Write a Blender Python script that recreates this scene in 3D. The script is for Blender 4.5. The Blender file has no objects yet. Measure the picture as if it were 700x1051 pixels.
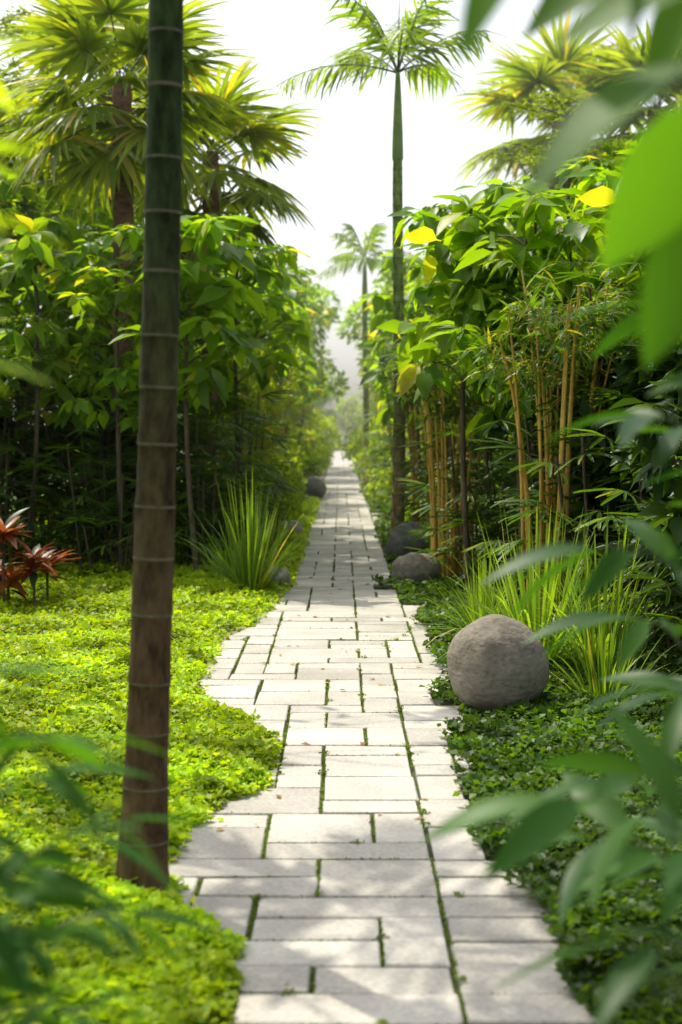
import bpy, math, numpy as np
from mathutils import Vector
scene=bpy.context.scene
scene.view_settings.view_transform='Standard'
scene.view_settings.look='None'
scene.view_settings.exposure=0
R=np.random.default_rng(11)
UP=np.array([0.,0.,1.])

# ------------------------------------------------------------------ mesh builder
class MB:
    def __init__(s): s.v=[];s.f=[];s.m=[];s.n=0
    def add(s,v,f,m=0):
        v=np.asarray(v,float).reshape(-1,3); f=np.asarray(f,int).reshape(-1,4)
        s.v.append(v); s.f.append(f+s.n); s.m.append(np.full(len(f),m)); s.n+=len(v)
    def leaves(s,tpl,P,D,U,S,m=0):
        tv,tf=tpl; P=np.asarray(P,float); D=np.asarray(D,float); U=np.asarray(U,float)
        if U.ndim==1: U=np.tile(U,(len(P),1))
        S=np.broadcast_to(np.asarray(S,float),(len(P),))
        D=D/(np.linalg.norm(D,axis=1,keepdims=True)+1e-9)
        X=np.cross(D,U); X=X/(np.linalg.norm(X,axis=1,keepdims=True)+1e-9)
        Z=np.cross(X,D)
        V=P[:,None]+S[:,None,None]*(tv[None,:,0:1]*X[:,None]+tv[None,:,1:2]*D[:,None]+tv[None,:,2:3]*Z[:,None])
        F=tf[None]+(np.arange(len(P))*len(tv))[:,None,None]
        s.add(V.reshape(-1,3),F.reshape(-1,4),m)
    def tube(s,pts,rad,k=6,m=0):
        pts=np.asarray(pts,float); n=len(pts); rad=np.broadcast_to(np.asarray(rad,float),(n,))
        T=np.gradient(pts,axis=0); T/=np.linalg.norm(T,axis=1,keepdims=True)+1e-9
        ref=np.array([1.,0,0]) if abs(T[n//2][0])<.7 else np.array([0,1.,0])
        A=np.cross(T,ref); A/=np.linalg.norm(A,axis=1,keepdims=True)+1e-9
        B=np.cross(T,A)
        a=np.arange(k)*2*math.pi/k
        V=pts[:,None]+rad[:,None,None]*(np.cos(a)[None,:,None]*A[:,None]+np.sin(a)[None,:,None]*B[:,None])
        i=np.arange(n-1)[:,None]*k; j=np.arange(k)[None]; j2=(j+1)%k
        F=np.stack([i+j,i+j2,i+k+j2,i+k+j],-1)
        if np.ndim(m)==0: s.add(V,F,m)
        else:
            s.add(V,F,0); s.m[-1]=np.repeat(np.asarray(m),k)
    def mesh(s,name,mats,smooth=True):
        v=np.concatenate(s.v); f=np.concatenate(s.f); m=np.concatenate(s.m)
        me=bpy.data.meshes.new(name)
        me.vertices.add(len(v)); me.vertices.foreach_set('co',v.astype(np.float32).ravel())
        me.loops.add(len(f)*4); me.loops.foreach_set('vertex_index',f.astype(np.int32).ravel())
        me.polygons.add(len(f)); me.polygons.foreach_set('loop_start',(np.arange(len(f))*4).astype(np.int32))
        for mt in mats: me.materials.append(mt)
        me.polygons.foreach_set('material_index',m.astype(np.int32))
        me.update(calc_edges=True)
        me.polygons.foreach_set('use_smooth',np.full(len(f),smooth))
        me.validate()
        return me
def obj(name,me,loc=(0,0,0),rot=0,sc=1):
    o=bpy.data.objects.new(name,me); scene.collection.objects.link(o)
    o.location=loc; o.rotation_euler=(0,0,rot)
    o.scale=(sc,sc,sc) if np.ndim(sc)==0 else sc
    return o

def leaf(ts,ws,fold=.25,droop=.2):
    v=[];f=[]
    for t,w in zip(ts,ws):
        z=-droop*t*t
        v+=[(-w,t,z+fold*w),(0,t,z),(w,t,z+fold*w)]
    for i in range(len(ts)-1):
        a=i*3; f+=[(a,a+1,a+4,a+3),(a+1,a+2,a+5,a+4)]
    return np.array(v,float),np.array(f)
OV=leaf([0,.12,.3,.55,.8,1],[.012,.015,.18,.23,.13,.006],.3,.3)
OVBIG=leaf([0,.1,.18,.3,.42,.55,.68,.8,.9,1],[.012,.012,.09,.17,.21,.215,.185,.13,.07,.004],.25,.28)
LANCE=leaf([0,.08,.3,.6,1],[.008,.02,.075,.07,.003],.35,.25)
LANCEB=leaf([0,.07,.16,.3,.45,.6,.75,.88,1],[.008,.01,.07,.115,.13,.12,.09,.05,.003],.3,.3)
LANCEC=leaf([0,.07,.16,.3,.45,.6,.75,.88,1],[.008,.01,.05,.09,.10,.095,.07,.04,.003],.3,.3)
FINGER=leaf([0,.4,.85,1],[.012,.055,.04,.02],.5,.18)
SMALL=leaf([0,.5,1],[.03,.26,.02],.3,.15)
FANSEG=leaf([0,.3,.6,.85,1],[.01,.05,.047,.022,.003],.5,.38)
SEG2=leaf([0,.3,.7,1],[.015,.04,.03,.004],.4,.35)
RH=(np.array([(0,0,0),(.42,.5,.1),(0,1,-.06),(-.42,.5,.1)],float),np.array([[0,1,2,3]]))

# ------------------------------------------------------------------ materials
def nt(name):
    m=bpy.data.materials.new(name); m.use_nodes=True; n=m.node_tree; n.nodes.clear(); return m,n
def leafmat(name,c1,c2,tr=.4,rough=.45,tmul=(2.5,2.2,.4),c3=None,spec=.3,ns=1.3,nlo=.65,nhi=1.4):
    m,n=nt(name); N=n.nodes.new; L=n.links.new
    g=N('ShaderNodeNewGeometry')
    r=N('ShaderNodeValToRGB'); r.color_ramp.elements[0].color=(*c1,1); r.color_ramp.elements[1].color=(*c2,1)
    if c3:
        r.color_ramp.elements[1].position=.9; e=r.color_ramp.elements.new(.97); e.color=(*c3,1)
    L(g.outputs['Random Per Island'],r.inputs[0])
    no=N('ShaderNodeTexNoise'); no.inputs['Scale'].default_value=ns; no.inputs['Detail'].default_value=2
    L(g.outputs['Position'],no.inputs['Vector'])
    mr=N('ShaderNodeMapRange'); mr.inputs[1].default_value=.3; mr.inputs[2].default_value=.7; mr.inputs[3].default_value=nlo; mr.inputs[4].default_value=nhi
    L(no.outputs[0],mr.inputs[0])
    vm=N('ShaderNodeVectorMath'); vm.operation='SCALE'; L(r.outputs[0],vm.inputs[0]); L(mr.outputs[0],vm.inputs['Scale'])
    p=N('ShaderNodeBsdfPrincipled'); p.inputs['Roughness'].default_value=rough
    p.inputs['Specular IOR Level'].default_value=spec
    L(vm.outputs[0],p.inputs['Base Color'])
    v2=N('ShaderNodeVectorMath'); v2.operation='MULTIPLY'; v2.inputs[1].default_value=tmul; L(vm.outputs[0],v2.inputs[0])
    t=N('ShaderNodeBsdfTranslucent'); L(v2.outputs[0],t.inputs[0])
    mx=N('ShaderNodeMixShader'); mx.inputs[0].default_value=tr; L(p.outputs[0],mx.inputs[1]); L(t.outputs[0],mx.inputs[2])
    o=N('ShaderNodeOutputMaterial'); L(mx.outputs[0],o.inputs[0]); return m
def surf(name,c1,c2,scale=6,rough=.8,bump=.3,coord='Object',stretch=(1,1,1),c3=None,sc2=60,isl=0.,lo=.78,hi=1.18,spec=.4):
    m,n=nt(name); N=n.nodes.new; L=n.links.new
    tc=N('ShaderNodeTexCoord'); mp=N('ShaderNodeMapping'); mp.inputs['Scale'].default_value=stretch
    L(tc.outputs[coord],mp.inputs[0])
    a=N('ShaderNodeTexNoise'); a.inputs['Scale'].default_value=scale; a.inputs['Detail'].default_value=8; a.inputs['Roughness'].default_value=.65
    b=N('ShaderNodeTexNoise'); b.inputs['Scale'].default_value=sc2; b.inputs['Detail'].default_value=4
    L(mp.outputs[0],a.inputs['Vector']); L(mp.outputs[0],b.inputs['Vector'])
    r=N('ShaderNodeValToRGB'); e=r.color_ramp.elements; e[0].position=.33; e[1].position=.68; e[0].color=(*c1,1); e[1].color=(*c2,1)
    L(a.outputs[0],r.inputs[0])
    r2=N('ShaderNodeMapRange'); r2.inputs[1].default_value=.3; r2.inputs[2].default_value=.7; r2.inputs[3].default_value=lo; r2.inputs[4].default_value=hi
    L(b.outputs[0],r2.inputs[0])
    vm=N('ShaderNodeVectorMath'); vm.operation='SCALE'; L(r.outputs[0],vm.inputs[0]); L(r2.outputs[0],vm.inputs['Scale'])
    col=vm.outputs[0]
    if isl>0:
        g=N('ShaderNodeNewGeometry'); q=N('ShaderNodeMapRange'); q.inputs[3].default_value=1-isl; q.inputs[4].default_value=1+isl*.6
        L(g.outputs['Random Per Island'],q.inputs[0]); w=N('ShaderNodeVectorMath'); w.operation='SCALE'
        L(col,w.inputs[0]); L(q.outputs[0],w.inputs['Scale']); col=w.outputs[0]
    p=N('ShaderNodeBsdfPrincipled'); p.inputs['Roughness'].default_value=rough; p.inputs['Specular IOR Level'].default_value=spec; L(col,p.inputs['Base Color'])
    ad=N('ShaderNodeMath'); ad.operation='ADD'; L(a.outputs[0],ad.inputs[0]); L(b.outputs[0],ad.inputs[1])
    bu=N('ShaderNodeBump'); bu.inputs['Strength'].default_value=bump; bu.inputs['Distance'].default_value=.01
    L(ad.outputs[0],bu.inputs['Height']); L(bu.outputs[0],p.inputs['Normal'])
    o=N('ShaderNodeOutputMaterial'); L(p.outputs[0],o.inputs[0]); return m

M_broad=leafmat('broad_leaf',(.08,.18,.013),(.19,.32,.022),.52,.42,c3=(.38,.38,.04))
M_dark=leafmat('dark_leaf',(.018,.05,.012),(.05,.10,.016),.35,.38)
M_rhap=leafmat('lady_palm_leaf',(.028,.075,.014),(.075,.15,.018),.42,.42,c3=(.2,.22,.03))
M_bam=leafmat('bamboo_leaf',(.13,.22,.018),(.26,.37,.028),.5,.45,c3=(.42,.40,.06))
M_bam2=leafmat('cane_leaf',(.04,.10,.015),(.10,.19,.025),.42,.45,c3=(.3,.28,.06))
M_fan=leafmat('fan_palm_leaf',(.12,.19,.022),(.25,.31,.032),.48,.42,c3=(.42,.34,.06),tmul=(2.2,2.1,.45))
M_palm=leafmat('feather_palm_leaf',(.09,.18,.016),(.19,.29,.025),.5,.4)
M_strap=leafmat('strap_leaf',(.09,.19,.03),(.19,.31,.04),.4,.42,c3=(.42,.38,.1))
M_tier=leafmat('tier_leaf',(.10,.18,.03),(.2,.28,.06),.48,.45)
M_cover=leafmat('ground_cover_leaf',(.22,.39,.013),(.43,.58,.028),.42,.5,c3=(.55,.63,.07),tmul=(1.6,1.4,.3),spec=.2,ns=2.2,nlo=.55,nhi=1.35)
M_cov2=leafmat('ground_cover_painted_shade',(.03,.08,.010),(.09,.175,.016),.36,.45,spec=.2,ns=2.,nlo=.4,nhi=1.4)  # darker copy of the cover leaf: right border's shade put into the colour
M_moss=leafmat('joint_moss',(.07,.13,.012),(.15,.22,.02),.2,.7,spec=.1)
M_red=leafmat('red_leaf',(.14,.03,.02),(.5,.2,.05),.4,.4,tmul=(1.5,1.0,.8),c3=(.05,.07,.03))
M_fg=leafmat('foreground_leaf',(.018,.07,.010),(.045,.125,.014),.42,.55,spec=.1)
M_fg2=leafmat('glossy_leaf',(.016,.06,.012),(.045,.12,.018),.4,.42,spec=.16)
M_fgb=leafmat('foreground_big_leaf',(.045,.11,.015),(.08,.17,.02),.55,.5,tmul=(1.9,2.1,.35),spec=.12)
M_dry=leafmat('dry_leaf',(.2,.11,.04),(.4,.27,.09),.2,.6)
M_bark=surf('bark',(.06,.042,.026),(.17,.13,.085),5,.85,.6,stretch=(1,1,.4))
M_stem=surf('green_stem',(.04,.07,.02),(.10,.13,.04),8,.5,.2)
M_cane=surf('golden_cane',(.42,.24,.03),(.70,.46,.10),4,.45,.15,stretch=(1,1,.3))
M_fib=surf('fibrous_trunk',(.10,.05,.03),(.32,.17,.11),7,.95,1.,stretch=(1,1,2.5))
M_ring=surf('palm_ring',(.10,.09,.06),(.19,.17,.12),14,.8,.4,spec=.15)
M_shaft=surf('crownshaft',(.12,.22,.04),(.24,.34,.06),3,.4,.1)
def trunkmat(name,lo,hi,z0,z1):
    m,n=nt(name); N=n.nodes.new; L=n.links.new
    tc=N('ShaderNodeTexCoord'); sp=N('ShaderNodeSeparateXYZ'); L(tc.outputs['Object'],sp.inputs[0])
    mp=N('ShaderNodeMapping'); mp.inputs['Scale'].default_value=(1,1,.35); L(tc.outputs['Object'],mp.inputs[0])
    a=N('ShaderNodeTexNoise'); a.inputs['Scale'].default_value=16; a.inputs['Detail'].default_value=8; a.inputs['Roughness'].default_value=.7; L(mp.outputs[0],a.inputs['Vector'])
    k=N('ShaderNodeMath'); k.operation='MULTIPLY_ADD'; k.inputs[1].default_value=1.6; L(a.outputs[0],k.inputs[0]); L(sp.outputs[2],k.inputs[2])
    mr=N('ShaderNodeMapRange'); mr.inputs[1].default_value=z0+.8; mr.inputs[2].default_value=z1+.8; L(k.outputs[0],mr.inputs[0])
    mx=N('ShaderNodeMix'); mx.data_type='RGBA'; mx.inputs[6].default_value=(*lo,1); mx.inputs[7].default_value=(*hi,1); L(mr.outputs[0],mx.inputs[0])
    q=N('ShaderNodeMapRange'); q.inputs[1].default_value=.35; q.inputs[2].default_value=.65; q.inputs[3].default_value=.35; q.inputs[4].default_value=1.9; L(a.outputs[0],q.inputs[0])
    vm=N('ShaderNodeVectorMath'); vm.operation='SCALE'; L(mx.outputs[2],vm.inputs[0]); L(q.outputs[0],vm.inputs['Scale'])
    p=N('ShaderNodeBsdfPrincipled'); p.inputs['Roughness'].default_value=.75; p.inputs['Specular IOR Level'].default_value=.1; L(vm.outputs[0],p.inputs['Base Color'])
    bu=N('ShaderNodeBump'); bu.inputs['Strength'].default_value=.7; bu.inputs['Distance'].default_value=.015; L(a.outputs[0],bu.inputs['Height']); L(bu.outputs[0],p.inputs['Normal'])
    o=N('ShaderNodeOutputMaterial'); L(p.outputs[0],o.inputs[0]); return m
M_trunk=trunkmat('ringed_trunk',(.085,.052,.028),(.028,.046,.014),.9,2.4)
M_trunk2=trunkmat('ringed_trunk_green',(.26,.19,.09),(.17,.24,.06),.8,3.0)
M_ground=surf('soil_and_moss',(.03,.03,.015),(.05,.075,.02),2.5,.95,.8)
M_joint=surf('mossy_joint_bed',(.035,.038,.018),(.06,.08,.022),9,.95,.6)
M_pave=surf('paving_stone',(.37,.345,.30),(.52,.49,.435),2.2,.75,.4,sc2=55,isl=.2,lo=.8,hi=1.10)
M_stone=surf('granite_boulder',(.15,.13,.10),(.31,.275,.22),3.0,.85,.7,sc2=30,stretch=(1,1,1.6),lo=.72,hi=1.2,spec=.25)
M_stoned=surf('dark_boulder',(.07,.07,.068),(.17,.165,.155),5,.75,.6,sc2=50)
M_stonel=surf('pale_boulder',(.22,.21,.19),(.38,.36,.33),5,.8,.5,sc2=50)

# ------------------------------------------------------------------ ground
def noise2(x,y,s=1.):
    return (np.sin(x*2.1*s+1.3*np.sin(y*1.7*s))+np.sin(y*2.7*s+1.1*np.sin(x*2.3*s+1))+.6*np.sin((x+y)*5.3*s+np.sin(x*4*s))+.6*np.sin((x-y)*6.1*s+2))/3.2
g=MB(); g.add([(-400,-60,0),(400,-60,0),(400,700,0),(-400,700,0)],[(0,1,2,3)]); obj('ground',g.mesh('ground',[M_ground]))

# ------------------------------------------------------------------ paved path
XL_Y=[0,4.35,4.55,5.7,5.9,7.6,8.0,10.9,11.3,13.5,14.,20,100]
XL_X=[-.5,-.5,-.7,-.7,-.7,-.9,-.9,-.9,-.7,-.7,-.5,-.5,-.5]
EL_Y=[0,4.2,4.6,5.3,5.75,6.1,6.7,7.3,7.8,8.4,10.6,11.3,12.5,14,20,100]
EL_X=[-.33,-.33,-.6,-.64,-.52,-.36,-.30,-.42,-.70,-.88,-.88,-.68,-.6,-.5,-.48,-.5]
cw=.205; rh=.205
x0=-1.105;nc=10;y0=1.8;nr=450
occ=np.zeros((nr,nc),bool); ok=np.zeros((nr,nc),bool)
jl=0;jr=0
for r in range(nr):
    y=y0+r*rh+.1
    if r%2==0: jl=R.choice([0,0,0,-.2]); jr=R.choice([0,0,.2,-.2]) if R.random()<.7 else jr
    l=np.interp(y,XL_Y,XL_X)+(jl if y>8 else 0); rr=(.7 if y<12.5 else .6)+(jr if y<14 else max(jr,0)*.5)
    if y<4.3: rr=.9
    for c in range(nc):
        xc=x0+c*cw+.1; ok[r,c]=(xc>l-.02) and (xc<rr+.02)
pv=MB(); rects=[]
for r in range(nr):
    for c in range(nc):
        if not ok[r,c] or occ[r,c]: continue
        opts=[(2,2),(2,2),(2,1),(2,1),(3,1),(1,2),(3,2),(2,1)]; R.shuffle(opts); opts=[tuple(o) for o in opts][:5]+[(2,1),(1,2),(1,1)]
        for w,h in opts:
            if r+h>nr or c+w>nc: continue
            if ok[r:r+h,c:c+w].all() and not occ[r:r+h,c:c+w].any():
                break
        occ[r:r+h,c:c+w]=True
        rects.append((x0+c*cw,y0+r*rh,w*cw,h*rh))
for (x,y,w,h) in rects:
    j=.0075; a=x+j+R.normal(0,.003);b=x+w-j+R.normal(0,.003);c=y+j*.8+R.normal(0,.0025);d=y+h-j*.8+R.normal(0,.0025)
    zt=.036+R.normal(0,.0015); i=.005
    tl=R.normal(0,.0015,4); q=R.normal(0,.0015,8)
    v=[(a,c,.004),(b,c,.004),(b,d,.004),(a,d,.004)]
    v+=[(a+q[0],c+q[1],zt-.005+tl[0]),(b+q[2],c+q[3],zt-.005+tl[1]),(b+q[4],d+q[5],zt-.005+tl[2]),(a+q[6],d+q[7],zt-.005+tl[3])]
    v+=[(a+i,c+i,zt+tl[0]),(b-i,c+i,zt+tl[1]),(b-i,d-i,zt+tl[2]),(a+i,d-i,zt+tl[3])]
    f=[(0,1,5,4),(1,2,6,5),(2,3,7,6),(3,0,4,7),(4,5,9,8),(5,6,10,9),(6,7,11,10),(7,4,8,11),(8,9,10,11)]
    pv.add(v,f)
obj('paved_path',pv.mesh('paved_path',[M_pave],False))
jb=MB()
for r in range(nr):
    cs=np.where(ok[r])[0]
    if len(cs):
        a=x0+cs[0]*cw; b=x0+(cs[-1]+1)*cw; jb.add([(a,y0+r*rh,.012),(b,y0+r*rh,.012),(b,y0+(r+1)*rh,.012),(a,y0+(r+1)*rh,.012)],[(0,1,2,3)])
obj('mossy_joint_bed',jb.mesh('jb',[M_joint],False))
def incell(x,y):
    c=np.floor((x-x0)/cw).astype(int); r=np.floor((y-y0)/rh).astype(int)
    v=(c>=0)&(c<nc)&(r>=0)&(r<nr)
    return v&ok[np.clip(r,0,nr-1),np.clip(c,0,nc-1)]
P=[]
for (x,y,w,h) in rects:
    if y>26: continue
    dens=520 if y<12 else 200
    n=int(h*dens*R.choice([.1,.5,1.1])); P+= [(x+R.normal(0,.004),y+R.uniform(0,h)) for _ in range(n)]
    n=int(w*dens*R.choice([.03,.1,.5])); P+= [(x+R.uniform(0,w),y+R.normal(0,.003)) for _ in range(n)]
P=np.array(P); mo=MB(); n=len(P)
D=R.normal(0,1,(n,3)); D[:,2]=np.abs(D[:,2])*.6+.2
mo.leaves(RH,np.c_[P,R.uniform(.022,.034,n)],D,UP+R.normal(0,.4,(n,3)),R.uniform(.006,.013,n))
T=P[R.choice(len(P),120)]; k=np.repeat(T,22,0)+R.normal(0,.01,(120*22,2)); n=len(k)
D=R.normal(0,1,(n,3)); D[:,2]=np.abs(D[:,2])*.6+.2
mo.leaves(RH,np.c_[k,R.uniform(.034,.042,n)],D,UP+R.normal(0,.4,(n,3)),R.uniform(.008,.016,n))
obj('joint_moss',mo.mesh('joint_moss',[M_moss]))
fl=MB(); n=60; yy=R.uniform(3.8,16,n)
fl.leaves(SMALL,np.c_[R.uniform(-.5,.65,n),yy,np.full(n,.043)],np.c_[R.normal(0,1,(n,2)),np.full(n,.05)],UP+R.normal(0,.2,(n,3)),R.uniform(.02,.055,n)); obj('fallen_leaves',fl.mesh('fallen',[M_dry]))

# ------------------------------------------------------------------ ground cover (creeping plants)
def cover(n,side,ymin,ymax,pw,size):
    u=R.random(n); a=1-pw
    y=(ymin**a+u*(ymax**a-ymin**a))**(1/a)
    lim=np.minimum(.30*y+1.1,6.5); xs=.3 if side<0 else .35
    x=side*(xs+(lim-xs)*R.random(n)**1.15)
    nz=noise2(x,y,1.6)
    jx=R.normal(0,.022,n); jy=R.normal(0,.022,n)
    inside=incell(x+jx,y+jy)
    if side<0:
        e=np.interp(y,EL_Y,EL_X)+.05*noise2(x*0,y,5)+.03*noise2(x*0+1,y,13)+R.normal(0,.016,n)
        keep=(x<e)|(~inside)
    else:
        e=.74; keep=(~inside)|(x>.66+.12*noise2(x*0+4,y,2.2)+R.normal(0,.02,n))
    dist=np.abs(x-e)
    x=x[keep];y=y[keep];nz=nz[keep];dist=dist[keep]; n=len(x)
    hh=.055+.045*np.clip(dist/.12,0,1)+.05*nz*np.clip(dist/.2,0,1)+.028*noise2(x,y,6)
    z=np.maximum(hh-R.random(n)**2*.05,.02)
    on=incell(x,y); z=np.where(on,np.maximum(z,.044),z)
    D=R.normal(0,1,(n,3)); D[:,2]=D[:,2]*.4+.25
    return np.c_[x,y,z],D,UP+R.normal(0,.5,(n,3)),size*R.uniform(.5,1.6,n)*(1+np.maximum(y-5,0)*.055)
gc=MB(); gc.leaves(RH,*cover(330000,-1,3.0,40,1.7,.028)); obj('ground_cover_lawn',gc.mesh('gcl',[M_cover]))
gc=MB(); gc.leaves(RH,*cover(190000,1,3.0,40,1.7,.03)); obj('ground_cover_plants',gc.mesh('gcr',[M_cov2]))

# ------------------------------------------------------------------ plants
def rdir(n,zlo=-1,zhi=1):
    a=R.uniform(0,2*math.pi,n); z=R.uniform(zlo,zhi,n); s=np.sqrt(np.maximum(1-z*z,0)); return np.c_[np.cos(a)*s,np.sin(a)*s,z]
def arc(p0,p1,sag,n=6):
    t=np.linspace(0,1,n)[:,None]; p0=np.asarray(p0,float);p1=np.asarray(p1,float)
    return p0*(1-t)+p1*t+np.array([0,0,1.])*sag*4*t*(1-t)
def broad_tree(h=4.,leafsz=.26,crown=.42,nb=16,spread=.75,mleaf=None,tpl=OV,nl=9):
    m=MB(); bx,by=R.normal(0,.08,2)
    t=np.linspace(0,1,9); tr=np.c_[bx*np.sin(t*3)*1.2,by*np.sin(t*2.4)*1.2,t*h*.93]
    m.tube(tr,.03*(1-.6*t)*(h/4)+.004,7,1)
    P=[];D=[]
    for i in range(nb):
        f=crown+(1-crown)*(i+.5)/nb*.97; b=np.array([np.interp(f,t,tr[:,k]) for k in range(3)])
        a=i*2.4+R.normal(0,.3); L=spread*(1.15-f*.6)*R.uniform(.6,1.2)
        e=b+np.array([math.cos(a)*L,math.sin(a)*L,L*R.uniform(.2,.7)])
        c=arc(b,e,.06); m.tube(c,np.linspace(.011,.004,6),4,1)
        for k in range(4):
            q=c[[5,4,3,2][k]]; tip=q+rdir(1)[0]*.14*(k>0)
            if k: m.tube([q,tip],[.004,.003],3,1)
            n=nl-k*2 if k else nl
            aa=R.uniform(0,6.3)+np.arange(n)*2.4
            d=np.c_[np.cos(aa),np.sin(aa),R.uniform(-1.0,.35,n)]
            P.append(np.tile(tip,(n,1))+R.normal(0,.02,(n,3))); D.append(d)
    n=12; aa=np.arange(n)*2.4; P.append(np.tile(tr[-1],(n,1))); D.append(np.c_[np.cos(aa),np.sin(aa),R.uniform(-.3,.9,n)])
    P=np.concatenate(P);D=np.concatenate(D);n=len(P)
    m.leaves(tpl,P,D,UP+R.normal(0,.35,(n,3)),leafsz*R.uniform(.6,1.15,n),0)
    return m.mesh('broadleaf_tree',[mleaf or M_broad,M_bark])
def rhapis(ns=16,hmin=.7,hmax=2.6,rad=.5):
    m=MB();P=[];D=[];U=[]
    for i in range(ns):
        a=R.uniform(0,6.3); r=rad*math.sqrt(R.random()); h=R.uniform(hmin,hmax)
        b=np.array([math.cos(a)*r,math.sin(a)*r,0]); top=b*1.5+np.array([0,0,h])
        m.tube(arc(b,top,0,4),.012,5,1)
        nf=int(4+h*3)
        for k in range(nf):
            f=.3+.7*(k+.5)/nf; q=b*(1+.5*f)+np.array([0,0,h*f])
            az=k*2.4+R.normal(0,.4)+a; el=R.uniform(-.1,.9)
            p=np.array([math.cos(az),math.sin(az),el]); p/=np.linalg.norm(p)
            e=q+p*R.uniform(.22,.38); m.tube([q,e],[.004,.003],3,1)
            s=np.cross(p,UP); s/=np.linalg.norm(s); u=np.cross(s,p)
            nfg=R.integers(6,10); an=np.linspace(-1.45,1.45,nfg)+R.normal(0,.06,nfg)
            d=np.cos(an)[:,None]*p+np.sin(an)[:,None]*s+np.array([0,0,-.25])
            P.append(np.tile(e,(nfg,1)));D.append(d);U.append(np.tile(u,(nfg,1)))
    P=np.concatenate(P);D=np.concatenate(D);U=np.concatenate(U);n=len(P)
    m.leaves(FINGER,P,D,U+R.normal(0,.1,(n,3)),R.uniform(.22,.34,n),0)
    return m.mesh('lady_palm',[M_rhap,M_bark])
def bamboo(nc_=14,h0=2.6,h1=4.2,rad=.28,bare=.35,lean=.5,tw=22,r0=.016,ml=None):
    m=MB();P=[];D=[]
    for i in range(nc_):
        a=R.uniform(0,6.3); r=rad*math.sqrt(R.random()); h=R.uniform(h0,h1)
        b=np.array([math.cos(a)*r,math.sin(a)*r,0]); ln=R.uniform(.05,lean)
        t=np.linspace(0,1,25); c=b+np.c_[math.cos(a)*ln*t**2.2,math.sin(a)*ln*t**2.2,h*(t-.06*t**3)]
        m.tube(c,(r0*R.uniform(.6,1.2)*(1-.75*t)+.002)*(1+.14*(np.arange(25)%3==0)),7,1)
        for k in range(int(tw*(1-bare))):
            f=bare+(1-bare)*R.random(); q=np.array([np.interp(f,t,c[:,j]) for j in range(3)])
            d=rdir(1,-.1,.7)[0]; L=R.uniform(.25,.55)*(1.2-.5*f); e=q+d*L; cc=arc(q,e,.05,4)
            m.tube(cc,.0025,3,1)
            nl=9; s=R.uniform(.25,1,nl)
            pp=q+(e-q)*s[:,None]+UP*(.2*s*(1-s))[:,None]
            dd=d*.7+rdir(nl)*.9; dd[:,2]-=.3
            P.append(pp);D.append(dd)
    P=np.concatenate(P);D=np.concatenate(D);n=len(P)
    m.leaves(LANCE,P,D,UP+R.normal(0,.4,(n,3)),R.uniform(.11,.21,n),0)
    return m.mesh('bamboo',[ml or M_bam,M_cane])
def shrub(r=.8,h=2.,n=3200,sz=.11,ml=None,tpl=SMALL,base=.1):
    m=MB(); nl=22; C=rdir(nl,-.6,1)*R.uniform(.45,.95,nl)[:,None]*np.array([r,r,h/2])+np.array([0,0,h*.55])
    for c in C: m.tube(arc((0,0,0),c,.05,5),np.linspace(.02,.005,5),4,1)
    k=R.integers(0,nl,n); d=rdir(n,-.7,1); rr=R.uniform(.45,1.,n)**.6
    P=C[k]+d*(rr*R.uniform(.6,1.2,nl)[k]*r*.38)[:,None]; P[:,2]=np.maximum(P[:,2],base*R.random(n))
    D=d*.7+rdir(n)*.7; D[:,2]-=.25
    m.leaves(tpl,P,D,UP*1.+R.normal(0,.5,(n,3)),sz*R.uniform(.6,1.3,n),0)
    return m.mesh('shrub',[ml or M_dark,M_bark])
def fan_palm(h=5.6,nf=26,rad=.85,pet=.8):
    m=MB(); t=np.linspace(0,1,60); m.tube(np.c_[.1*np.sin(t*2),.0*t,t*h],.13-.02*t+.014*(np.arange(60)%2),12,1)
    P=[];D=[];U=[];S=[]
    for i in range(nf):
        az=i*2.4; el=1.15-1.85*i/nf+R.normal(0,.12)
        p=np.array([math.cos(az)*math.cos(el),math.sin(az)*math.cos(el),math.sin(el)])
        q=np.array([.09,0,h-.02*i]); e=q+p*pet*R.uniform(.7,1.15); m.tube(arc(q,e,.05,5),.011,4,2)
        s=np.cross(p,UP); s/=np.linalg.norm(s)+1e-6; u=np.cross(s,p)
        ns=30; an=np.linspace(-2.2,2.2,ns)
        d=np.cos(an)[:,None]*p+np.sin(an)[:,None]*s+np.array([0,0,-.28])+u*.25+R.normal(0,.05,(ns,3))
        P.append(np.tile(e,(ns,1)));D.append(d);U.append(np.tile(u,(ns,1)));S.append(rad*(.75+.25*np.cos(an*.6))*R.uniform(.8,1.1,ns))
    P=np.concatenate(P);D=np.concatenate(D);U=np.concatenate(U);S=np.concatenate(S)
    m.leaves(FANSEG,P,D,U,S,0)
    return m.mesh('fan_palm',[M_fan,M_fib,M_stem])
def ringed_trunk(m,h,r0,r1,lean,sp0=.2,sp1=.14,flare=.6,k=20):
    zs=[0];mi=[]
    z=0.0
    def rad(z): return r1+(r0-r1)*(1-z/h)+r0*flare*math.exp(-z/.2)
    rs=[rad(0)]
    while z<h-.25:
        sp=(sp0+(sp1-sp0)*z/h)*R.uniform(.8,1.2); bul=R.uniform(-.001,.002)
        for q in (.25,.5,.75,1): zs.append(z+sp*q*.95); rs.append(rad(z+sp*q)+bul); mi.append(0)
        zs.append(z+sp*.965); rs.append(rad(z+sp)+.003); mi.append(1)
        zs.append(z+sp*.998); rs.append(rad(z+sp)+.003); mi.append(1)
        z+=sp
    zs=np.array(zs); t=zs/h
    c=np.c_[lean[0]*t+.02*np.sin(t*5),lean[1]*t,zs]
    m.tube(c,rs,k,(mi+[0])[:len(zs)-1])
    return c[-1]
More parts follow.
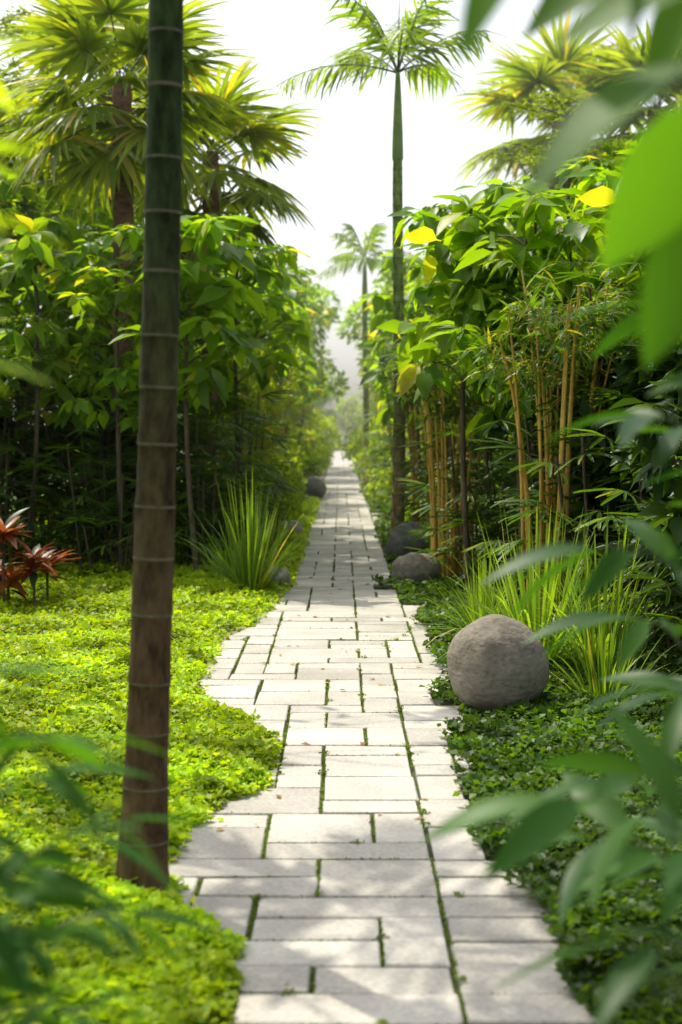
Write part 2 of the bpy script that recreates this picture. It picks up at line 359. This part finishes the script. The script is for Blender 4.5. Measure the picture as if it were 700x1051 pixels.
def fronds(m,top,nf,L,ll,el0,el1,droop,mleaf=0,mr=2,nlf=44):
    P=[];D=[];U=[];S=[]
    for i in range(nf):
        az=i*2.4+.5; el=el0+(el1-el0)*i/max(nf-1,1)+R.normal(0,.06); Li=L*R.uniform(.8,1.1)
        t=np.linspace(0,1,nlf); hx=np.cos(el)*t*Li*(1-.12*t); hz=np.sin(el)*t*Li-droop*t**2*Li
        c=top+np.c_[math.cos(az)*hx,math.sin(az)*hx,hz]
        m.tube(c,np.linspace(.014,.003,nlf),4,mr)
        T=np.gradient(c,axis=0);T/=np.linalg.norm(T,axis=1,keepdims=True)
        s=np.array([-math.sin(az),math.cos(az),0])
        for sg in (-1,1):
            k=t>.1; n=k.sum()
            P.append(c[k]); D.append(T[k]*.7+s*sg*.7+UP*R.uniform(-1.,.05,n)[:,None]); U.append(np.cross(s*1.,T[k])*-1+s*sg*.2)
            S.append(ll*np.sin(np.clip(t[k]*1.1+.12,0,1)*math.pi)**.5*R.uniform(.7,1.15,n))
    P=np.concatenate(P);D=np.concatenate(D);U=np.concatenate(U);S=np.concatenate(S)
    m.leaves(SEG2,P,D,U,S,mleaf)
def palm(name,loc,h,r0,r1,lean,nf,L,ll,trmat,shaft,sp,flare,droop,el1=.1):
    e=bpy.data.objects.new(name,None); scene.collection.objects.link(e); e.location=loc
    m=MB(); top=ringed_trunk(m,h,r0,r1,lean,*sp,flare=flare)
    o=obj('ringed_trunk',m.mesh('ringed_trunk',[trmat,M_ring])); o.parent=e
    m=MB(); t=np.linspace(0,1,8); m.tube(top+np.c_[0*t,0*t,t*shaft-.05],r1*(1.15-.8*t**1.5)+.004,12,3)
    tt=top+np.array([0,0,shaft-.12]); m.tube([tt,tt+np.array([.02,0,.45*L])],[.016,.003],5,2)
    fronds(m,tt,nf,L,ll,1.4,el1,droop)
    o=obj('crown',m.mesh('palm_crown',[M_palm,M_ring,M_stem,M_shaft])); o.parent=e
def strap(n=150,L0=.6,L1=1.2,w=.013,rad=.12,lean=.9,ml=None):
    m=MB(); K=8; t=np.linspace(0,1,K)
    for i in range(n):
        a=R.uniform(0,6.3); r=rad*math.sqrt(R.random()); L=R.uniform(L0,L1); ln=R.uniform(.03,lean)**1.1; dr=R.uniform(.05,.7)*ln
        o=np.array([math.cos(a),math.sin(a),0]); s=np.array([-math.sin(a),math.cos(a),0])
        c=o*r+o*(L*math.sin(ln)*t+.25*L*dr*t**2)[:,None]+UP*(L*math.cos(ln)*t-L*dr*1.1*t**2.5)[:,None]
        c[:,2]=np.maximum(c[:,2],.01); ww=(w*R.uniform(.6,1.3)*np.minimum(1,(1-t)*2.2)**.8*(.6+.4*np.minimum(t*4,1))+.0006)[:,None]
        V=np.stack([c-s*ww+o*ww*.4,c,c+s*ww+o*ww*.4],1).reshape(-1,3)
        k=np.arange(K-1)*3; F=np.concatenate([np.stack([k,k+1,k+4,k+3],1),np.stack([k+1,k+2,k+5,k+4],1)])
        m.add(V,F)
    return m.mesh('strap_grass',[ml or M_strap])
def tier_tree(h=5.5,tiers=6,rad=1.5):
    m=MB(); t=np.linspace(0,1,6); m.tube(np.c_[0*t,0*t,h*t],.05*(1-.8*t)+.006,7,1); P=[]
    for i in range(tiers):
        z=h*(.5+.5*i/(tiers-1)); rr=rad*(1.1-.6*i/(tiers-1))
        for k in range(7):
            a=k*.9+i*.5+R.normal(0,.15); e=np.array([math.cos(a)*rr,math.sin(a)*rr,z+.1*rr]); b=np.array([0,0,z-.1]); m.tube(arc(b,e,.05),np.linspace(.014,.003,6),4,1)
            for j in range(14):
                s=R.uniform(.25,1); q=b+(e-b)*s; d=np.array([-math.sin(a),math.cos(a),0])*R.uniform(-.35,.35)*rr*.8+rdir(1,-.1,.1)[0]*.1; w=q+d
                m.tube([q,w],.002,3,1); n=14; P.append(w-d*R.uniform(0,.8,(n,1))+R.normal(0,.045,(n,3))*[1,1,.4])
    P=np.concatenate(P);n=len(P);D=rdir(n,-.2,.5)
    m.leaves(SMALL,P,D,UP+R.normal(0,.3,(n,3)),R.uniform(.04,.075,n),0)
    return m.mesh('tier_tree',[M_tier,M_bark])
def cordyline():
    m=MB()
    for b in [(0,0,.35),(.25,.1,.6),(-.2,.15,.5),(.1,-.2,.3),(-.35,-.1,.42),(.05,.1,.75)]:
        c=np.array(b); m.tube([c*[1,1,0],c],.012,5,1); n=34; aa=np.arange(n)*2.4
        d=np.c_[np.cos(aa),np.sin(aa),R.uniform(-.3,1.4,n)]; m.leaves(LANCEB,np.tile(c,(n,1))-UP*R.uniform(0,.15,(n,1)),d,UP+R.normal(0,.1,(n,3)),R.uniform(.2,.32,n),0)
    return m.mesh('red_cordyline',[M_red,M_bark])

BT=[broad_tree(4.2,.36,.45,15,.85,nl=8),broad_tree(3.8,.38,.52,14,.75,nl=8),broad_tree(4.6,.28,.4,20,.8)]
BD=[broad_tree(3.2,.28,.25,20,.6,M_dark)]
SHD=[broad_tree(5.3,.24,.74,14,2.6,nl=7),broad_tree(6.7,.24,.76,10,2.8,nl=6)]
RP=[rhapis(18,.6,2.5,.5),rhapis(20,.8,3.,.55),rhapis(14,.4,1.6,.45)]
BM=[bamboo(15,2.4,3.6),bamboo(18,3,4.6,.35,.35,.7),bamboo(20,2.3,3.2,.26,.76,.32,34,.024,M_bam2)]
SH=[shrub(.8,2.2,2600,.14),shrub(1.5,5.5,5000,.2,M_broad),shrub(.7,1.2,2200,.10,M_bam),shrub(1.4,4.5,4000,.2,M_dark)]
FP=[fan_palm(5.7),fan_palm(5.3,22)]
TT=[tier_tree()]
ST=[strap(150,.7,1.35,.011,.14,.9),strap(120,.6,1.2,.008,.1,.75),strap(80,.3,.6,.007,.08,.9)]
def put(name,me,x,y,s=1,z=0): return obj(name,me,(x,y,z),R.uniform(0,6.3),s)

palm('ringed_palm_tree',(-.675,4.72,0),6.6,.074,.032,(.20,0),9,2.3,.45,M_trunk,.9,(.21,.18),.4,.5)
palm('slender_palm_tree',(.72,18.2,0),5.25,.085,.06,(.02,.1),10,2.3,.5,M_trunk2,1.15,(.2,.16),.3,.5,.35)
palm('slender_palm_tree',(.65,38,0),5.4,.09,.065,(0,.1),10,2.1,.5,M_trunk2,1.0,(.2,.16),.3,.55)
# trees just outside the left edge of the view, dappling the path
palm('tall_palm_tree',(-2.2,7.6,0),5.3,.085,.06,(.05,0),7,2.3,.5,M_trunk,.9,(.2,.16),.3,.45,.2)
put('shade_tree',SHD[0],-1.95,6.5,1.); put('shade_tree',SHD[1],-2.7,9.6,1.)

# left side
for x,y,k,s in [(-1.12,17,0,1.0),(-1.5,14.8,1,1.0),(-2.35,15.2,2,.85),(-3.4,15.5,0,.95),(-1.25,23,1,1.1),(-1.3,30,0,1.1),(-2.2,20,2,.95),(-1.5,38,2,1.2),(-3.2,18.5,1,1.1),(-4.4,17,2,1.1),(-1.5,48,1,1.3)]:
    put('broadleaf_tree',BT[k],x,y,s)
for x,y,k,s in [(-1.8,16.3,0,1),(-2.6,16.2,1,.95),(-3.4,16.6,0,1.1),(-4.3,16.2,1,1),(-1.75,18.2,2,1.1),(-2.8,17.8,1,1.1),(-5,15.5,1,1.1),(-1.5,20,0,.9),(-1.6,25,1,1),(-1.6,33,0,1.1),(-3.7,15.2,2,1),(-2.5,15.3,2,.9),(-4.6,14.6,2,1),(-1.6,15.6,2,.9)]:
    put('lady_palm',RP[k],x,y,s)
for x,y,k,s in [(-1.35,21.5,0,.95),(-1.4,27,1,.9),(-1.5,35,1,1),(-1.4,43,1,1.1),(-3.0,19,0,1.1),(-1.6,55,1,1.3)]:
    put('bamboo',BM[k],x,y,s)
for x,y,k,s in [(-4.5,20.5,1,1.),(-6,19,1,1.2),(-3.2,23,1,.9),(-5.5,25,1,1.5),(-2.8,28,1,1.),(-3,35,1,1.1),(-3,44,1,1.4),(-2.2,24,1,.6),(-2.3,31,1,.8),(-2.4,52,1,1.4),(-4.6,16.8,0,1.2),(-3,17.2,0,1.1),(-1.3,25,2,1),(-1.25,32,2,1),(-1.2,40,2,1.2),(-1.05,47,2,1.2),(-1.1,56,2,1.6),(-1.15,19.5,2,.8)]:
    put('shrub',SH[k],x,y,s)
put('fan_palm',FP[0],-2.62,17.0,1.0); put('fan_palm',FP[1],-1.85,19.4,1.0); put('fan_palm',FP[1],-3.6,22,1.3)
put('tier_tree',TT[0],-4.4,14.8,.8); put('tier_tree',TT[0],-4.8,19,1.25)
put('strap_grass',ST[1],-.85,13.3,1.1); put('strap_grass',ST[2],-.9,17.5,1.3); put('strap_grass',ST[2],-.8,22,1.5); put('strap_grass',ST[0],-1.2,19,.8); put('strap_grass',ST[2],-1.5,15.8,1.3); put('strap_grass',ST[2],-1.15,14.2,1.1)
put('red_cordyline',cordyline(),-2.87,12.2,1.)
# right side
for x,y,k,s in [(1.2,13.2,1,1.02),(1.85,13,0,.92),(1.55,16.2,2,.95),(1.25,21,0,1),(2.6,11.6,1,1.05),(1.3,27,1,1.05),(1.4,34,0,1.2),(1.5,44,2,1.3),(2.4,15,2,1.0),(3.3,12.5,0,1.1),(1.6,12.2,1,.95)]:
    put('broadleaf_tree',BT[k],x,y,s)
for x,y,k,s in [(2.2,12.0,0,1),(2.7,11,1,1),(3.3,10.5,1,1.1),(1.75,15,1,.95),(2.5,13,1,1.1),(3.4,9,0,1.1),(2.5,9.6,2,1.),(1.7,18,0,1),(1.5,24,1,1),(1.5,31,0,1.1),(2.15,10.8,2,1.2),(3.0,8.2,2,1.3),(1.9,13.8,0,.9),(3.4,14,1,1.3),(1.5,13.9,2,1)]:
    put('lady_palm',RP[k],x,y,s)
for x,y,k,s in [(1.64,11.0,2,.95),(1.12,14.2,2,.9),(1.35,22,0,.8),(1.4,29,1,.9),(1.2,18.5,2,1.),(1.6,39,1,1.1),(1.5,52,1,1.3)]:
    put('bamboo',BM[k],x,y,s)
for x,y,k,s in [(4,16,1,.95),(3,18,3,.95),(5,14,3,1.),(4.5,21,1,1.1),(3,26,1,1.),(3,36,1,1.2),(3,46,1,1.4),(2.3,22,3,.75),(2.3,32,1,.8),(2.5,54,1,1.4),(2.9,10.4,0,1.1),(3.6,9.4,0,1.2),(2.4,13.2,0,1.1),(4.2,11.5,3,.8),(1.2,25,2,1),(1.2,33,2,1.1),(1.1,42,2,1.2),(1.1,51,2,1.5),(2.25,11.3,0,1.),(2.4,9.4,0,.75)]:
    put('shrub',SH[k],x,y,s)
put('dark_leaved_tree',BD[0],2.3,8.3,.85); put('dark_leaved_tree',BD[0],2.9,7.6,1.)
put('fan_palm',FP[1],4.7,31,1.55); put('fan_palm',FP[0],6.4,29,1.4)
put('tier_tree',TT[0],2.6,16.5,.95)
put('strap_grass',ST[0],1.28,9.2,.95); put('strap_grass',ST[1],1.65,8.9,1.); put('strap_grass',ST[1],1.05,10.4,.7); put('strap_grass',ST[2],1.15,16.5,1.4); put('strap_grass',ST[2],.95,21,1.4); put('strap_grass',ST[2],1.5,8.0,1.1)
# distant planting
for i in range(18):
    put('distant_tree',SH[[1,2][i%3==0]],R.uniform(-14,14),R.uniform(96,118),R.uniform(1.0,1.5)*(2.2 if i%3==0 else 1))

# ------------------------------------------------------------------ boulders
from mathutils import noise as mn
def boulder(name,x,y,rx,ry,rz,mat,sink=.12,amp=.06,rot=0):
    import bmesh
    bm=bmesh.new(); bmesh.ops.create_icosphere(bm,subdivisions=5,radius=1)
    off=Vector((x*3,y*2,1))
    for v in bm.verts:
        p=v.co.copy(); k=1+amp*mn.noise(p*1.1+off)+amp*.3*mn.noise(p*3+off)+.006*mn.noise(p*9+off); v.co=p*k
        v.co=Vector((v.co.x*rx,v.co.y*ry,v.co.z*rz))
    me=bpy.data.meshes.new(name); bm.to_mesh(me); bm.free(); me.materials.append(mat)
    for p in me.polygons: p.use_smooth=True
    return obj(name,me,(x,y,rz*(1-sink)),rot)
boulder('round_boulder',.865,7.85,.278,.27,.282,M_stone,.06,.10)
boulder('boulder',.755,14.1,.26,.22,.19,M_stone,.08,.15)
boulder('boulder',.80,16.7,.27,.25,.25,M_stoned,.1,.2)
boulder('boulder',-.62,31,.3,.3,.28,M_stoned,.1,.12)
boulder('boulder',-.62,13.9,.13,.16,.13,M_stonel,.1,.15)
boulder('boulder',-.72,20.5,.17,.15,.14,M_stonel,.1,.15)

# ------------------------------------------------------------------ near shrubs either side of the viewer
def leafy(stems,tpl,L,step,mat,stemr=.006,start=.35,name='x',droop=.35):
    m=MB();P=[];D=[];S=[]
    for (r,e,bow) in stems:
        r=np.array(r,float);e=np.array(e,float); n=16;t=np.linspace(0,1,n)[:,None]
        c=np.array([r[0]*.7+e[0]*.3,r[1]*.7+e[1]*.3,max(e[2],r[2])*(.9)+bow])
        pts=r*(1-t)**2+2*c*t*(1-t)+e*t*t
        m.tube(pts,np.linspace(stemr,.002,n),5,1)
        T=np.gradient(pts,axis=0);T/=np.linalg.norm(T,axis=1,keepdims=True)
        ln=np.linalg.norm(np.diff(pts,axis=0),axis=1).sum(); k=int(ln*(1-start)/step)
        for i in range(k):
            f=start+(1-start)*(i+.5)/k; q=np.array([np.interp(f,t[:,0],pts[:,j]) for j in range(3)]); tt=np.array([np.interp(f,t[:,0],T[:,j]) for j in range(3)])
            s=np.cross(tt,UP+R.normal(0,.3,3)); s/=np.linalg.norm(s); sg=1 if i%2 else -1
            d=tt*.65+s*sg*.75; d[2]-=R.uniform(0,droop)
            P.append(q);D.append(d);S.append(L*R.uniform(.7,1.15))
        P.append(pts[-1]);D.append(T[-1]);S.append(L)
    n=len(P); m.leaves(tpl,P,np.array(D),UP+R.normal(0,.35,(n,3)),np.array(S),0)
    return m.mesh(name,[mat,M_stem])
L1=[((-.85,1.8,0),(-.40,2.0,1.16),.15),((-.8,2.0,0),(-.36,2.2,.98),.1),((-.9,1.7,0),(-.48,1.8,1.28),.1),((-.8,2.3,0),(-.36,2.3,.80),.1),((-.8,1.9,0),(-.46,2.0,.88),.15),((-.85,1.7,0),(-.45,1.75,1.02),.1),((-.75,1.8,0),(-.40,1.85,.83),.1),((-.85,2.2,0),(-.55,2.25,.9),.1),((-.75,2.1,0),(-.38,2.1,.72),.08),((-.8,2.0,0),(-.45,2.1,1.08),.1)]
obj('bamboo_shrub',leafy(L1,LANCEC,.17,.042,M_fg,name='near_bamboo_shrub'))
L2=[((-.95,1.6,0),(-.47,1.75,1.86),.25),((-.95,1.8,0),(-.50,1.8,1.68),.2),((-.9,1.8,0),(-.52,1.9,2.1),.2),((-.95,2.0,0),(-.56,2.0,1.98),.2)]
obj('leafy_shrub',leafy(L2,LANCEB,.14,.055,M_bam,name='near_tall_shrub',start=.6))
L3=[((1.0,2.7,0),(.47,2.6,1.38),.2),((.9,2.2,0),(.34,2.15,1.03),.15),((.95,2.5,0),(.48,2.4,1.0),.15),((1.05,2.9,0),(.6,2.8,1.62),.2),((1.1,2.6,0),(.6,2.6,1.82),.2),((.85,2.0,0),(.43,2.0,.86),.12),((1.0,3.1,0),(.6,3.0,1.2),.15),((.9,2.6,0),(.47,2.6,.84),.12),((1.1,3.3,0),(.77,3.2,1.0),.15),((1.0,3.0,0),(.65,2.9,.7),.1),((1.0,2.8,0),(.65,2.7,1.1),.12),((.95,3.4,0),(.68,3.3,.75),.12)]
obj('leafy_shrub',leafy(L3,LANCEB,.22,.085,M_fg2,name='near_leafy_shrub'))
# overhanging tree at the right
m=MB(); tr=arc((1.35,1.9,0),(1.15,1.8,2.7),0,8); m.tube(tr,np.linspace(.05,.03,8),10,1)
B=[((1.2,1.8,2.2),(.40,1.55,2.02)),((1.18,1.8,2.4),(.22,1.5,2.13)),((1.2,1.8,2.0),(.45,1.6,1.86)),((1.17,1.8,2.6),(.45,1.9,2.25))]
for a,b in B: m.tube(arc(a,b,.06,8),np.linspace(.012,.004,8),6,1)
LV=[((.40,1.55,2.0),(-.2,-.03,-.09),.25),((.42,1.56,1.98),(-.12,.0,-.2),.24),((.45,1.6,1.88),(-.11,-.02,-.17),.23),((.22,1.5,2.13),(-.12,.0,-.12),.17),((.30,1.52,2.12),(.05,.05,-.15),.12),((.38,1.53,2.06),(-.2,.1,0),.18),((.47,1.56,2.05),(.1,.1,-.2),.2),((.5,1.6,1.9),(.02,-.05,-.25),.22),((.50,1.58,2.12),(-.1,-.1,.1),.2),((.6,1.6,2.1),(-.1,.1,-.12),.22),((.65,1.7,2.15),(-.15,0,-.1),.22),((.58,1.65,1.95),(-.1,.1,-.15),.2),((.45,1.9,2.25),(-.2,0,-.08),.24),((.5,1.9,2.22),(-.12,.1,-.16),.22),((.6,1.88,2.25),(-.05,-.1,-.2),.22),((.7,1.8,2.1),(0,0,-.2),.22),((.8,1.8,2.1),(-.05,.1,-.2),.22),((.85,1.8,2.2),(.05,-.1,-.2),.22)]
m.leaves(OVBIG,[l[0] for l in LV],[l[1] for l in LV],np.array([.15,-.55,.8])+R.normal(0,.25,(len(LV),3)),[l[2] for l in LV],0)
obj('overhanging_tree',m.mesh('overhanging_tree',[M_fgb,M_bark]))

# ------------------------------------------------------------------ scatter volume added to veil the far garden in bright haze
hz=MB(); X0,X1,Y0,Y1,Z0,Z1=-60,60,13,140,.3,14
hz.add([(X0,Y0,Z0),(X1,Y0,Z0),(X1,Y1,Z0),(X0,Y1,Z0),(X0,Y0,Z1),(X1,Y0,Z1),(X1,Y1,Z1),(X0,Y1,Z1)],[(3,2,1,0),(4,5,6,7),(0,1,5,4),(1,2,6,5),(2,3,7,6),(3,0,4,7)])
mh,nh=nt('haze_volume'); vs=nh.nodes.new('ShaderNodeVolumeScatter'); vs.inputs['Color'].default_value=(1,.98,.88,1); vs.inputs['Density'].default_value=.002; vs.inputs['Anisotropy'].default_value=.35
oo=nh.nodes.new('ShaderNodeOutputMaterial'); nh.links.new(vs.outputs[0],oo.inputs['Volume'])
obj('haze',hz.mesh('haze',[mh],False))

# ------------------------------------------------------------------ light, sky, camera
el,az=math.radians(58),math.radians(-36)
s=Vector((math.sin(az)*math.cos(el),math.cos(az)*math.cos(el),math.sin(el)))
sl=bpy.data.lights.new('sun','SUN'); sl.energy=5; sl.angle=math.radians(.5); sl.color=(1,.93,.77)
so=bpy.data.objects.new('sun',sl); scene.collection.objects.link(so); so.rotation_euler=s.to_track_quat('Z','Y').to_euler(); so.location=(-5,5,10)
wd=bpy.data.worlds.new('World'); scene.world=wd; wd.use_nodes=True; n=wd.node_tree
bg=n.nodes['Background']; sk=n.nodes.new('ShaderNodeTexSky'); sk.sky_type='NISHITA'; sk.sun_disc=False; sk.sun_elevation=el; sk.sun_rotation=az
sk.air_density=1.; sk.dust_density=4.; sk.ozone_density=1.
hs=n.nodes.new('ShaderNodeHueSaturation'); hs.inputs['Saturation'].default_value=.35; hs.inputs['Value'].default_value=1.6
n.links.new(sk.outputs[0],hs.inputs['Color']); n.links.new(hs.outputs[0],bg.inputs[0]); bg.inputs[1].default_value=.15
cd=bpy.data.cameras.new('camera'); cam=bpy.data.objects.new('camera',cd); scene.collection.objects.link(cam); scene.camera=cam
cam.location=(0,0,1.6); cam.rotation_euler=(math.radians(90-3.4),0,0)
cd.sensor_fit='VERTICAL'; cd.sensor_height=36; cd.sensor_width=24; cd.lens=50; cd.clip_end=2000; cd.clip_start=.05
cd.dof.use_dof=True; cd.dof.focus_distance=8.5; cd.dof.aperture_fstop=2.2
